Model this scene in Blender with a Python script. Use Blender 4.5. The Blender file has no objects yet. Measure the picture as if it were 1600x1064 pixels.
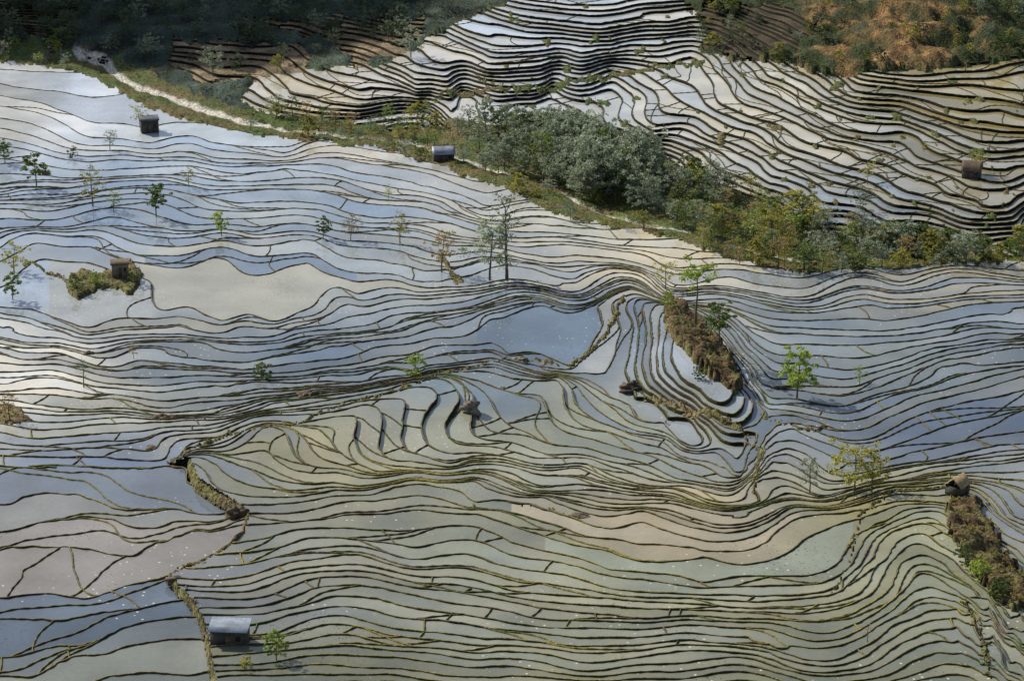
import bpy, math, random
import numpy as np
from mathutils import Vector
R=random.Random(7); RS=np.random.RandomState(11)
SC=bpy.context.scene; COL=SC.collection
# ------------------------------------------------------------------ camera model
HC=170.0; TH=math.radians(21); F=800/math.tan(math.radians(12.5))
ct,st=math.cos(TH),math.sin(TH)
def w_at(u,v,z):
    x=(np.asarray(u,float)-800)/F; y=(np.asarray(v,float)-532)/F
    dx=x; dy=ct-y*st; dz=-st-y*ct
    t=(z-HC)/dz
    return dx*t, dy*t
def chart(X,Y):
    d=Y*ct+HC*st
    return 800+F*X/d, 532-F*(Y*st-HC*ct)/d
def chart_z(u,v,z): return chart(*w_at(u,v,z))
def unchart(a,b): return w_at(a,b,0.0)
# ------------------------------------------------------------------ noise
def perlin(x,y,seed=0):
    rs=np.random.RandomState(seed); n=256
    ang=rs.rand(n,n)*2*math.pi; gx=np.cos(ang); gy=np.sin(ang)
    xi=np.floor(x).astype(int); yi=np.floor(y).astype(int); xf=x-xi; yf=y-yi
    u=xf*xf*xf*(xf*(xf*6-15)+10); v=yf*yf*yf*(yf*(yf*6-15)+10)
    def g(i,j,fx,fy):
        a=(xi+i)%n; b=(yi+j)%n
        return gx[a,b]*fx+gy[a,b]*fy
    n00=g(0,0,xf,yf); n10=g(1,0,xf-1,yf); n01=g(0,1,xf,yf-1); n11=g(1,1,xf-1,yf-1)
    return ((n00*(1-u)+n10*u)*(1-v)+(n01*(1-u)+n11*u)*v)*1.5
def fbm(x,y,seed=0,o=4):
    s=0; a=1; 
    for i in range(o):
        s=s+a*perlin(x*2**i+7.3*i,y*2**i+3.1*i,seed+i); a*=.5
    return s
# ------------------------------------------------------------------ level tables
LN=np.arange(-20,140); stN=0.30+RS.rand(len(LN))*0.14
stN[(LN>=28)&(LN<=46)]+=0.12
stN[(LN>20)&(LN<24)]=.3
ZNt=np.cumsum(stN); ZNt-=np.interp(0,LN,ZNt)
LF=np.arange(-20,160); stF=0.29+RS.rand(len(LF))*0.19; ZFt=np.cumsum(stF); ZFt-=np.interp(0,LF,ZFt)
ZN=lambda p:np.interp(p,LN,ZNt)
ZF=lambda p:np.interp(p,LF,ZFt)
FQ=.84
ZFq=lambda p:ZF(np.asarray(p)/FQ)
ZL=lambda p:ZN(46.0)+.9*np.asarray(p,float)
# ------------------------------------------------------------------ guide contours (traced dykes with their step number)
G=[]
def gl(phi,*pts):
    for p in pts: G.append((p[0],p[1],phi))
CN=[(-250,85,0),(0,97,0),(100,104,0.5),(160,127,1.5),(230,167,2.5),(330,197,3),(450,215,3.5),(600,232,4.5),(700,262,5.5),(800,297,7),(870,335,9),(950,352,10),(1060,372,12),(1150,405,14),(1250,425,15.5),(1400,416,15),(1600,408,14.5),(1850,400,14)]
G+=CN
gl(4,(0,165),(80,190),(150,215),(230,222),(330,224),(450,236))
gl(8,(0,235),(100,255),(200,250),(300,255),(450,260),(560,270),(650,285),(760,322))
gl(12,(0,300),(130,290),(250,284),(400,300),(520,305),(620,328),(700,345),(800,362),(880,368))
gl(17,(0,350),(100,345),(200,345),(300,362),(400,368),(520,374),(640,384),(760,396),(900,404),(1000,415),(1120,435),(1250,447),(1400,440),(1600,427))
gl(21,(50,385),(150,385),(230,410),(340,402),(480,408),(610,430),(740,441),(900,450),(1050,458),(1200,470),(1350,462),(1480,452),(1600,450))
gl(22,(232,440),(262,485),(350,500),(440,495),(490,472),(560,464),(650,452),(740,449))
gl(21.5,(330,450),(450,440),(540,440),(280,440),(400,470))
gl(24,(0,500),(60,510),(130,528),(215,515),(280,508),(380,513),(460,505),(540,482),(640,470),(760,460),(900,462))
gl(22.5,(130,495),(190,470),(60,450))
gl(30,(0,540),(100,552),(220,560),(330,562),(420,568),(500,560),(600,548),(680,530),(760,500),(850,477),(940,472))
gl(31,(960,462),(945,500),(925,545),(890,572),(800,552),(745,540))
gl(30.5,(850,520),(900,500),(830,535),(790,520),(900,535),(870,500),(925,490))
gl(34,(0,595),(150,605),(250,615),(350,616),(450,605),(560,592),(640,585),(700,572),(780,562),(860,582),(880,584))
gl(40,(0,655),(100,662),(200,655),(300,650),(400,640),(480,628),(560,610),(630,597))
gl(46,(-230,722),(-100,724),(0,725),(90,728),(200,733),(262,722),(330,690))
gl(48,(340,705),(420,668),(450,700),(500,735),(600,742),(720,738),(850,765),(1000,782),(1200,787))
gl(44,(0,700),(150,705),(260,695),(340,672),(500,640),(560,628),(590,680),(610,715),(700,730),(800,724),(900,742),(1050,765),(1180,775))
gl(36,(870,587),(900,625),(960,660),(1040,690),(1120,715),(1165,740))
gl(40,(690,588),(730,640),(760,690),(850,710),(950,725),(1050,750),(1150,765))
gl(52,(290,725),(330,750),(400,775),(520,765),(650,752),(740,757),(850,780),(1000,797),(1250,792),(1400,772),(1480,762))
# knoll
gl(33,(1000,458),(985,500),(976,550),(985,600),(1020,633),(1080,658))
gl(35,(1018,470),(1005,520),(1000,560),(1012,603),(1050,632),(1110,658),(1170,690))
gl(37,(1036,490),(1026,530),(1026,570),(1046,605),(1095,635),(1150,655))
gl(39,(1056,525),(1052,560),(1075,598),(1120,625)); gl(39.4,(1085,560),(1105,590))
gl(37,(1118,555),(1145,595),(1168,630)); gl(34,(1130,530),(1168,580),(1192,630)); gl(30,(1120,495),(1165,540),(1205,578))
gl(26,(1110,478),(1180,510),(1250,522),(1400,527),(1600,502))
gl(31,(1230,590),(1330,602),(1420,582),(1600,542))
gl(35,(1215,645),(1290,655),(1370,645),(1430,612),(1600,572))
gl(38,(1195,695),(1300,702),(1400,692),(1500,662),(1600,640))
gl(40,(1200,725),(1300,735),(1450,715),(1600,690))
gl(44,(1180,758),(1280,772),(1400,748),(1500,735),(1600,728))
# lower middle
gl(54,(400,805),(500,795),(600,790),(740,790),(850,816),(950,842),(1100,856),(1220,832),(1330,800),(1470,780))
gl(53,(740,786),(850,796),(950,826),(1080,837),(1210,824)); gl(53.5,(1000,840))
gl(55,(950,862),(1100,869),(1250,848)); gl(55.5,(1100,888))
gl(57,(385,862),(470,842),(570,842),(650,855),(800,868)); gl(56,(950,893),(1100,910),(1250,902),(1312,880),(1345,825),(1420,795),(1470,792))
gl(59.5,(300,908),(400,905),(500,882),(650,892),(800,912),(950,930),(1100,940),(1250,945),(1330,920),(1380,850),(1440,825),(1480,845))
gl(63,(320,945),(400,950),(500,922),(600,922),(750,947),(900,965),(1050,968),(1250,985),(1370,950),(1430,895),(1500,915))
gl(67,(340,1000),(450,990),(600,990),(750,1010),(900,1020),(1050,1012),(1200,1010),(1300,1035),(1440,975),(1520,985))
gl(72,(345,1062),(400,1060),(600,1050),(800,1062),(1000,1075),(1200,1070),(1350,1090),(1480,1060))
gl(49,(1600,800),(1570,775)); gl(54,(1600,860),(1560,830)); gl(58,(1600,930),(1570,900)); gl(63,(1600,1000)); gl(69,(1600,1064))
gl(82,(-200,1250),(400,1230),(800,1230),(1300,1240),(1800,1240)); gl(30,(-220,545)); gl(15,(-220,350)); gl(22,(1800,445)); gl(38,(1800,600)); gl(52,(1800,800)); gl(58,(0,900)); gl(70,(0,1070))
GN=np.array(G,float)
G=[]
CF=[(-250,60,0),(0,62,0),(100,78,0),(170,90,0),(250,120,0),(320,152,0),(400,175,0),(560,192,.5),(680,192,1),(800,205,2),(900,215,3),(1020,232,4),(1090,275,4.5),(1200,320,4),(1300,365,3.5),(1450,392,3),(1600,388,3),(1850,380,3)]
G+=CF
gl(3,(400,130),(470,165),(560,178),(660,166)); gl(6,(450,122),(560,158),(640,152),(720,150))
gl(9,(560,112),(650,142),(760,140),(860,130)); gl(12,(610,102),(700,127),(850,122),(950,110))
gl(16,(660,72),(760,103),(900,102),(1000,90),(1080,82)); gl(20,(700,42),(800,72),(950,75),(1050,60))
gl(25,(760,15),(850,37),(950,42),(1050,32)); gl(30,(810,-5),(950,5),(1050,-8))
gl(6,(760,185),(800,165),(870,160)); gl(5,(700,180)); gl(8,(940,145),(960,190),(1020,215),(1120,248),(1200,292),(1280,332),(1400,362),(1500,378),(1600,372))
gl(11,(1010,145),(1080,190),(1180,232),(1270,290),(1380,325),(1480,345),(1600,340))
gl(15,(1060,112),(1120,160),(1220,207),(1330,247),(1420,282),(1520,312),(1600,305))
gl(19,(1150,100),(1190,140),(1300,190),(1400,207),(1500,252),(1600,257))
gl(24,(1230,102),(1300,150),(1400,165),(1500,192),(1600,205))
gl(28,(1330,128),(1420,137),(1520,142),(1600,152)); gl(31,(1450,112),(1600,97))
G+=[(0,0,20),(150,20,15),(300,40,12),(450,70,9),(300,90,5),(450,10,20),(600,20,22),(640,70,15.5),(0,-150,50),(400,-150,50),(200,60,7),(1150,50,24),(1150,0,32),(1300,60,32),(1300,0,40),(1450,40,40),(1450,0,45),(1600,30,40),(1600,0,44),(800,-150,52),(1200,-150,60),(1600,-150,66),(1850,0,44),(1850,200,25),(1850,90,31),(-250,-20,20),(1850,300,16),(700,0,27)]
GF=np.array(G,float)
G=[]
gl(0,(-230,722),(0,725),(90,728),(200,733),(262,722),(295,728))
gl(1,(-200,790),(0,785),(30,770),(100,775),(180,795),(290,800),(340,802)); gl(2,(-200,835),(0,832),(60,812),(150,806),(250,822),(310,812)) 
gl(3,(-200,865),(0,865),(60,860),(120,862),(200,868),(250,845),(300,822),(365,814)); gl(4,(-200,940),(0,938),(60,930),(130,932),(200,915),(255,905)); gl(3.45,(100,900),(250,880),(330,850))
gl(5,(-200,975),(0,968),(70,965),(150,960),(220,948),(285,935)); gl(6,(0,1025),(60,1018),(130,1000),(190,980),(250,970),(300,962)); gl(7,(-200,1060),(0,1058),(90,1045),(130,1025),(200,1008),(310,1000)); gl(8,(0,1090),(150,1068),(310,1052)); gl(12,(-200,1250),(0,1250),(400,1240))
GL=np.array(G,float)
def tps_fit(P,V,lam):
    n=len(P); d=np.linalg.norm(P[:,None]-P[None],axis=2)
    K=np.where(d>0,d*d*np.log(d+1e-12),0)+lam*np.eye(n)
    A=np.zeros((n+3,n+3)); A[:n,:n]=K; Q=np.c_[np.ones(n),P]; A[:n,n:]=Q; A[n:,:n]=Q.T
    return np.linalg.solve(A,np.r_[V,0,0,0])
def tps_eval(P,s,X):
    out=np.empty(len(X))
    for i in range(0,len(X),20000):
        x=X[i:i+20000]; d2=((x[:,None]-P[None])**2).sum(2)
        out[i:i+20000]=(0.5*d2*np.log(d2+1e-12))@s[:-3]+s[-3]+x@s[-2:]
    return out
def prep(Gm,Zf):
    a,b=chart_z(Gm[:,0],Gm[:,1],Zf(Gm[:,2])); return np.c_[a,b]/1000.
A0,A1,B0,B1=-220.,1820.,-170.,1400.; DS=2.7
na=int((A1-A0)/DS)+1; nb=int((B1-B0)/DS)+1
ga=A0+np.arange(na)*DS; gb=B0+np.arange(nb)*DS
AA,BB=np.meshgrid(ga,gb,indexing='ij')
def field(Gm,Zf,lam):
    P=prep(Gm,Zf); s=tps_fit(P,Gm[:,2],lam)
    ca=np.arange(A0-20,A1+40,10.); cb=np.arange(B0-20,B1+40,10.)
    X=np.stack(np.meshgrid(ca,cb,indexing='ij'),-1).reshape(-1,2)/1000.
    Z=tps_eval(P,s,X).reshape(len(ca),len(cb))
    def ev(a,b):
        x=np.clip((a-ca[0])/10.,1,len(ca)-3.001); y=np.clip((b-cb[0])/10.,1,len(cb)-3.001)
        xi=x.astype(int); yi=y.astype(int); fx=x-xi; fy=y-yi
        def w(f): return [(-f**3+2*f*f-f)/2,(3*f**3-5*f*f+2)/2,(-3*f**3+4*f*f+f)/2,(f**3-f*f)/2]
        wx=w(fx); wy=w(fy); o=0
        for i in range(4):
            for j in range(4): o=o+wx[i]*wy[j]*Z[xi+i-1,yi+j-1]
        return o
    return ev
fN=field(GN,ZN,3e-6); fF=field(GF,ZF,3e-5); fL=field(GL,ZL,2e-6)
def warp(a,b,ax,ay,seed,fine=1.):
    wa=a+ax*(9*perlin(a/110,b/75,seed)+2.2*fine*fbm(a/34,b/26,seed+5,2))
    wb=b+ay*(7*perlin(a/120,b/75,seed+9)+1.3*fine*fbm(a/34,b/26,seed+15,2))
    return wa,wb
def phi_of(f,ax,ay,seed,n1,n2,sa,sb,a,b,k=13,extra=None,fine=1.,damp=1.):
    p=f(*warp(a,b,ax*damp,ay*damp,seed,fine)); g=np.hypot(np.gradient(p,axis=0),np.gradient(p,axis=1))/DS
    nf=np.clip((g*k)**1.5,.03,1)*damp
    q=p+nf*(n1*perlin(p/3.2,a/340,seed+31)+.30*n1*perlin(p/1.15,a/450,seed+35)+n2*perlin(a/sa,b/sb,seed+33))
    if extra is not None: q=q+extra
    return np.clip(q,-6,110)
def gauss(u,v,su,sv,z): 
    a,b=chart_z(u,v,z); return np.exp(-((AA-a)/su)**2-((BB-b)/sv)**2)
gk=gauss(1070,575,100,80,14.)
ex=gk*(.3*perlin(AA/30,BB/70,301)+.12*perlin(AA/8,BB/16,302))+gauss(1570,1010,60,80,24.)*(1.5*perlin(AA/20,BB/90,303)+.2*perlin(AA/9,BB/20,304))+gauss(1185,700,35,60,16.)*(.4*perlin(AA/16,BB/24,305))
PN=phi_of(fN,1.1,.9,21,.95,.7,140,46,AA,BB,12,ex,.7,1-.85*gk); PF=FQ*phi_of(fF,1.1,.4,51,1.0,.6,75,30,AA,BB,9,None,.8); PL=phi_of(fL,2.6,1.2,81,0,.2,110,60,AA,BB,40)
XX,YY=unchart(AA,BB)
# creek corridor limits as functions of a
def curve(C,Zf):
    C=np.array(C,float); a,b=chart_z(C[:,0],C[:,1],Zf(C[:,2])); o=np.argsort(a); return a[o],b[o]
cna,cnb=curve(CN,ZN); cfa,cfb=curve(CF,ZF)
def bN(a): return np.interp(a,cna,cnb)+7*perlin(a/35,a*0,3)+5*perlin(a/11,a*0,9)
def bF(a): return np.interp(a,cfa,cfb)+7*perlin(a/35,a*0+5,4)+5*perlin(a/11,a*0,8)
BNg=bN(AA); BFg=np.minimum(bF(AA),BNg-6)
wF=np.clip((BNg-BB)/(BNg-BFg),0,1); wF=wF*wF*(3-2*wF)
def in_poly(poly,a,b):
    P=poly; ins=np.zeros(a.shape,bool); n=len(P); j=n-1
    for i in range(n):
        xi,yi=P[i]; xj,yj=P[j]
        c=((yi>b)!=(yj>b))&(a<(xj-xi)*(b-yi)/(yj-yi+1e-9)+xi); ins^=c; j=i
    return ins
def dist_pl(P,a,b):
    d=np.full(a.shape,1e9)
    for i in range(len(P)-1):
        x0,y0=P[i]; x1,y1=P[i+1]; dx,dy=x1-x0,y1-y0
        t=np.clip(((a-x0)*dx+(b-y0)*dy)/(dx*dx+dy*dy+1e-9),0,1)
        d=np.minimum(d,np.hypot(a-x0-t*dx,b-y0-t*dy))
    return d
LE=[(295,728,0),(300,745,.3),(308,762,.6),(340,782,.8),(368,797,1),(388,812,1.8),(380,838,3),(352,862,3.4),(320,880,3.7),(265,903,4),(280,928,4.8),(300,945,5.5),(315,975,6.3),(322,1000,7),(332,1060,8.2),(345,1150,10)]
lec=np.stack(chart_z(*[np.array([p[i] for p in LE],float) for i in (0,1)],ZL(np.array([p[2] for p in LE]))),1)
ltop=np.stack(chart_z(np.array([-400.,-100,0,90,200,262,295]),np.array([722.,724,725,728,733,722,728]),ZN(46.)),1)
polyL=np.r_[ltop,lec,[[lec[-1,0],1600],[-400,1600]]]
jx=AA+5*fbm(AA/14,BB/14,71,2); jy=BB+5*fbm(AA/14,BB/14,76,2)
inL=in_poly(polyL,AA,BB); dL=dist_pl(lec,AA,BB)
wL=np.where(inL,np.clip(.5+dL/10,0,1),np.clip(.5-dL/10,0,1)*(dL<5)); wL=np.where(inL&(dL>5),1,wL)
ZS=ZN(PN)*(1-wF)+ZFq(PF)*wF
ZS=ZS*(1-wL)+ZL(PL)*wL
def bil(M,a,b):
    x=np.clip((np.asarray(a)-A0)/DS,0,na-1.001); y=np.clip((np.asarray(b)-B0)/DS,0,nb-1.001)
    xi=x.astype(int); yi=y.astype(int); fx=x-xi; fy=y-yi
    return (M[xi,yi]*(1-fx)+M[xi+1,yi]*fx)*(1-fy)+(M[xi,yi+1]*(1-fx)+M[xi+1,yi+1]*fx)*fy
def ground_at(u,v,M=None):
    M=ZS if M is None else M
    u=np.atleast_1d(np.asarray(u,float)); v=np.atleast_1d(np.asarray(v,float))
    done=np.zeros(u.shape,bool); res=np.full(u.shape,0.)
    for z in np.arange(50,-6,-.25):
        a,b=chart_z(u,v,z); g=bil(M,a,b); hit=(~done)&(g>=z)
        res[hit]=g[hit]; done|=hit
        if done.all(): break
    X,Y=w_at(u,v,res); return X,Y,res
def to_chart(pts):
    p=np.array(pts,float); X,Y,z=ground_at(p[:,0],p[:,1]); return np.stack(chart(X,Y),1)
kx=AA+11*fbm(AA/22,BB/16,171,3); ky=BB+9*fbm(AA/22,BB/16,176,3)
wildTL=in_poly(to_chart([(-240,-60),(830,-60),(790,5),(715,30),(650,72),(600,98),(520,104),(400,118),(375,150),(400,185),(300,152),(230,112),(150,86),(0,62),(-240,60)]),jx,jy)
wildTR=in_poly(to_chart([(1060,-60),(1070,10),(1105,45),(1090,78),(1150,92),(1225,95),(1310,120),(1450,108),(1600,86),(1850,80),(1850,-60)]),jx,jy)
top=BB<to_chart([(800,-30)])[0][1]
dryTL=(in_poly(to_chart([(265,60),(470,66),(485,112),(400,124),(300,128),(265,95)]),kx,ky)|in_poly(to_chart([(380,25),(670,25),(640,88),(560,102),(500,60)]),kx,ky)|in_poly(to_chart([(-50,0),(110,5),(110,50),(-50,45)]),kx,ky))&wildTL
dryTR=in_poly(to_chart([(1060,0),(1230,5),(1290,50),(1200,92),(1090,78)]),kx,ky)&wildTR
knoll=in_poly(to_chart([(1044,472),(1072,486),(1104,518),(1138,560),(1158,600),(1150,614),(1112,590),(1078,556),(1054,532),(1038,500)]),jx+2.5*fbm(AA/6,BB/8,35,2),jy+2.5*fbm(AA/6,BB/8,36,2))
isl=in_poly(to_chart([(104,438),(128,422),(168,430),(205,408),(224,428),(206,458),(160,447),(122,466),(104,455)]),jx,jy)
brs=in_poly(to_chart([(1476,795),(1493,765),(1518,772),(1540,808),(1562,850),(1590,892),(1620,950),(1580,952),(1528,905),(1488,840)]),jx+7*fbm(AA/9,BB/7,33,3),jy+5*fbm(AA/9,BB/7,34,3))
lft=in_poly(to_chart([(-60,625),(20,632),(52,655),(20,660),(-60,660)]),jx,jy)
PATHS=[([(262,722),(350,680),(450,665),(520,635),(640,602),(700,582),(800,557),(870,568)],1.0),
 ([(295,728),(308,762),(368,797),(388,812),(380,838),(320,880),(265,903),(300,945),(322,1000),(332,1100)],0),([(0,725),(90,728),(200,733),(262,722),(295,728)],-.3),([(-220,722),(0,725)],-.3),
 ([(975,462),(955,505),(925,548),(890,570)],2.2),([(1000,612),(1080,640),(1150,660),(1188,700),(1178,762)],1.8),
 ([(1490,760),(1400,765),(1345,800),(1325,880),(1300,925)],1.0),([(740,787),(850,790),(950,822)],.2),
 ([(660,165),(720,147),(850,137),(950,118),(1100,96)],1.4),([(40,410),(80,425),(110,440)],2),([(690,400),(715,440)],4),([(1190,650),(1260,670),(1290,668)],1.6),([(1505,940),(1535,1000),(1545,1060)],1.5),([(1570,880),(1600,900)],3)]
PD=np.full(AA.shape,99.); 
for p,w in PATHS: PD=np.minimum(PD,dist_pl(to_chart(p),jx,jy)-w)
pathm=PD<0
seamL=(dL+1.0*fbm(AA/9,BB/9,41,2)<2.0)
side=np.where(BB>BNg,0,np.where(BB<BFg,1,2)); side=np.where(inL,3,side)    # 0 near 1 far 2 corridor 3 lower left
farscrub=(side==1)&(fbm(AA/30,BB/14,43,3)>.75)&(AA>700)
wildN=knoll|isl|brs|lft|pathm|seamL
wildF=(wildTL|wildTR|pathm|top|farscrub)&~dryTL&~dryTR
dry=(dryTL|dryTR)
CLS=np.where(side==2,2,np.where((side==0)|(side==3),np.where(wildN,2,0),np.where(wildF,2,np.where(dry,1,0))))
STR=to_chart([(120,80),(165,95),(185,120),(215,138),(270,155),(320,172),(370,190),(450,203),(560,215),(640,222),(720,250),(800,275),(870,292),(905,318),(960,340),(1040,355),(1120,372),(1180,395),(1280,412),(1400,405),(1500,400),(1640,396)])
SD=dist_pl(STR,AA+3*perlin(AA/20,BB/20,81),BB+2*perlin(AA/20,BB/20,82))
rough=fbm(XX/9,YY/9,91,4); zG=ZS.copy()
rid=1-np.abs(fbm(XX/16+.5*YY/16,YY/26,93,3))*2
hill=(wildTL|wildTR)&(side==1)
zG+=np.where(hill,1.3*rough+np.where(wildTR,2.2*rid,0),np.where(side==2,.55*rough+.1,.22*rough+.16))
zG+=np.where(knoll,1.5+1.3*fbm(XX/4,YY/3.2,95,4),0)+np.where(isl,.5+.3*fbm(XX/2,YY/2,96,2),0)+np.where(brs,.3+1.1*fbm(XX/4.5,YY/3.6,97,4),0)+np.where(seamL,.2*fbm(XX/1.5,YY/1.5,98,2)+.1,0)
zG-=np.where(SD<7,.6*(1-SD/7),0)
bigh=np.clip((to_chart([(800,-40)])[0][1]-BB)/130,0,1); zG+=bigh*6
# ------------------------------------------------------------------ materials
def newmat(n):
    m=bpy.data.materials.new(n); m.use_nodes=True; nt=m.node_tree; b=nt.nodes['Principled BSDF']; return m,nt,b
def attr_mat(name,rough=.9,noise=.35,nscale=3.,bump=.0,spec=.2):
    m,nt,b=newmat(name); a=nt.nodes.new('ShaderNodeAttribute'); a.attribute_name='Col'
    g=nt.nodes.new('ShaderNodeNewGeometry'); n=nt.nodes.new('ShaderNodeTexNoise'); n.inputs['Scale'].default_value=nscale; n.inputs['Detail'].default_value=6
    nt.links.new(g.outputs['Position'],n.inputs['Vector'])
    mr=nt.nodes.new('ShaderNodeMapRange'); mr.inputs['From Min'].default_value=.3; mr.inputs['From Max'].default_value=.7; mr.inputs['To Min'].default_value=1-noise; mr.inputs['To Max'].default_value=1+noise
    nt.links.new(n.outputs['Fac'],mr.inputs['Value'])
    mx=nt.nodes.new('ShaderNodeVectorMath'); mx.operation='SCALE'; nt.links.new(a.outputs['Color'],mx.inputs[0]); nt.links.new(mr.outputs[0],mx.inputs['Scale'])
    nt.links.new(mx.outputs[0],b.inputs['Base Color']); b.inputs['Roughness'].default_value=rough; b.inputs['Specular IOR Level'].default_value=spec
    if bump>0:
        bp=nt.nodes.new('ShaderNodeBump'); bp.inputs['Strength'].default_value=1; bp.inputs['Distance'].default_value=bump
        nt.links.new(n.outputs['Fac'],bp.inputs['Height']); nt.links.new(bp.outputs[0],b.inputs['Normal'])
    return m
M_ground=attr_mat('earth_and_grass',.95,.65,1.6,.7)
M_bund=attr_mat('mud_bank',.9,.5,2.5,.15)
m,nt,b=newmat('paddy_water'); M_water=m
a=nt.nodes.new('ShaderNodeAttribute'); a.attribute_name='Col'; g=nt.nodes.new('ShaderNodeNewGeometry')
def noise(sc,det=3):
    n=nt.nodes.new('ShaderNodeTexNoise'); n.inputs['Scale'].default_value=sc; n.inputs['Detail'].default_value=det; nt.links.new(g.outputs['Position'],n.inputs['Vector']); return n
def mrange(src,f0,f1,t0,t1):
    r=nt.nodes.new('ShaderNodeMapRange'); r.inputs['From Min'].default_value=f0; r.inputs['From Max'].default_value=f1; r.inputs['To Min'].default_value=t0; r.inputs['To Max'].default_value=t1; nt.links.new(src,r.inputs['Value']); return r
n1=noise(.09,4); r1=mrange(n1.outputs['Fac'],.3,.7,.82,1.18)
n2=noise(1.3,4); r2=mrange(n2.outputs['Fac'],.3,.7,.94,1.06)
mu=nt.nodes.new('ShaderNodeMath'); mu.operation='MULTIPLY'; nt.links.new(r1.outputs[0],mu.inputs[0]); nt.links.new(r2.outputs[0],mu.inputs[1])
vs=nt.nodes.new('ShaderNodeVectorMath'); vs.operation='SCALE'; nt.links.new(a.outputs['Color'],vs.inputs[0]); nt.links.new(mu.outputs[0],vs.inputs['Scale'])
vo=nt.nodes.new('ShaderNodeTexVoronoi'); vo.inputs['Scale'].default_value=.75; nt.links.new(g.outputs['Position'],vo.inputs['Vector'])
lt=nt.nodes.new('ShaderNodeMath'); lt.operation='LESS_THAN'; lt.inputs[1].default_value=.13; nt.links.new(vo.outputs['Distance'],lt.inputs[0])
n3=noise(.05,2); g3=mrange(n3.outputs['Fac'],.5,.6,0,1)
f1=nt.nodes.new('ShaderNodeMath'); f1.operation='MULTIPLY'; nt.links.new(lt.outputs[0],f1.inputs[0]); nt.links.new(g3.outputs[0],f1.inputs[1])
mx=nt.nodes.new('ShaderNodeMix'); mx.data_type='RGBA'; nt.links.new(f1.outputs[0],mx.inputs['Factor']); nt.links.new(vs.outputs[0],mx.inputs[6]); mx.inputs[7].default_value=(.6,.58,.52,1)
vo2=nt.nodes.new('ShaderNodeTexVoronoi'); vo2.inputs['Scale'].default_value=1.6; nt.links.new(g.outputs['Position'],vo2.inputs['Vector'])
lt2=nt.nodes.new('ShaderNodeMath'); lt2.operation='LESS_THAN'; lt2.inputs[1].default_value=.2; nt.links.new(vo2.outputs['Distance'],lt2.inputs[0])
n4=noise(.06,3); g4=mrange(n4.outputs['Fac'],.60,.66,0,.8)
f2=nt.nodes.new('ShaderNodeMath'); f2.operation='MULTIPLY'; nt.links.new(lt2.outputs[0],f2.inputs[0]); nt.links.new(g4.outputs[0],f2.inputs[1])
mx2=nt.nodes.new('ShaderNodeMix'); mx2.data_type='RGBA'; nt.links.new(f2.outputs[0],mx2.inputs['Factor']); nt.links.new(mx.outputs[2],mx2.inputs[6]); mx2.inputs[7].default_value=(.05,.045,.035,1)
nt.links.new(mx2.outputs[2],b.inputs['Base Color'])
b.inputs['IOR'].default_value=1.5; b.inputs['Roughness'].default_value=.04
n5=noise(2.2,3); bp=nt.nodes.new('ShaderNodeBump'); bp.inputs['Strength'].default_value=.25; bp.inputs['Distance'].default_value=.015; nt.links.new(n5.outputs['Fac'],bp.inputs['Height']); nt.links.new(bp.outputs[0],b.inputs['Normal'])
# ------------------------------------------------------------------ mesh helper
def mk(name,V,Fc,Cv,mat,parent=None,smooth=False):
    V=np.asarray(V,np.float32); Fc=np.asarray(Fc,np.int32); me=bpy.data.meshes.new(name)
    me.vertices.add(len(V)); me.vertices.foreach_set('co',V.ravel())
    k=Fc.shape[1]; me.loops.add(Fc.size); me.loops.foreach_set('vertex_index',Fc.ravel())
    me.polygons.add(len(Fc)); me.polygons.foreach_set('loop_start',np.arange(len(Fc),dtype=np.int32)*k); me.polygons.foreach_set('loop_total',np.full(len(Fc),k,np.int32))
    if smooth: me.polygons.foreach_set('use_smooth',np.ones(len(Fc),bool))
    if Cv is not None:
        at=me.color_attributes.new('Col','FLOAT_COLOR','POINT'); c=np.ones((len(V),4),np.float32); c[:,:3]=Cv; at.data.foreach_set('color',c.ravel())
    me.materials.append(mat); me.update(calc_edges=True); me.validate()
    o=bpy.data.objects.new(name,me); COL.objects.link(o)
    if parent: o.parent=parent
    return o
def struct(o,lab,cat): o['kind']='structure'; o['label']=lab; o['category']=cat
# ------------------------------------------------------------------ mud and depth tone of the ponds, with left-hand glare painted in
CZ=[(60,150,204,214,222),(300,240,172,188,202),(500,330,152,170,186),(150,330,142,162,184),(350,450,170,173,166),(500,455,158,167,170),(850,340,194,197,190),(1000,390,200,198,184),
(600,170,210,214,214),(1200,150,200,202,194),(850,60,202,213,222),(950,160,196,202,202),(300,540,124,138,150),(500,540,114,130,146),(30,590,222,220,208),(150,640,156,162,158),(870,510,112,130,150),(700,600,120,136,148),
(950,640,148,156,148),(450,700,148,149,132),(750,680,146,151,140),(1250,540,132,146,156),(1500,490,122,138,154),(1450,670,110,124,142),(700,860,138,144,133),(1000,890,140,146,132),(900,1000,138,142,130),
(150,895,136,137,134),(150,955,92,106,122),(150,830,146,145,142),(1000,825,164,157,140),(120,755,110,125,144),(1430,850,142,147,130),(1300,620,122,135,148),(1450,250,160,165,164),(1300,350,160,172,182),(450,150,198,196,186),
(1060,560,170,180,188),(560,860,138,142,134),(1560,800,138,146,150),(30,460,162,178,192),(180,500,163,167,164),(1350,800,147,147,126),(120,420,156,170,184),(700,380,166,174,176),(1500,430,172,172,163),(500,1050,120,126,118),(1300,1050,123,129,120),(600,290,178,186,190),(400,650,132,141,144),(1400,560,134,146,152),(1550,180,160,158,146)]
CZ=np.array(CZ,float); czc=to_chart(CZ[:,:2])
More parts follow.
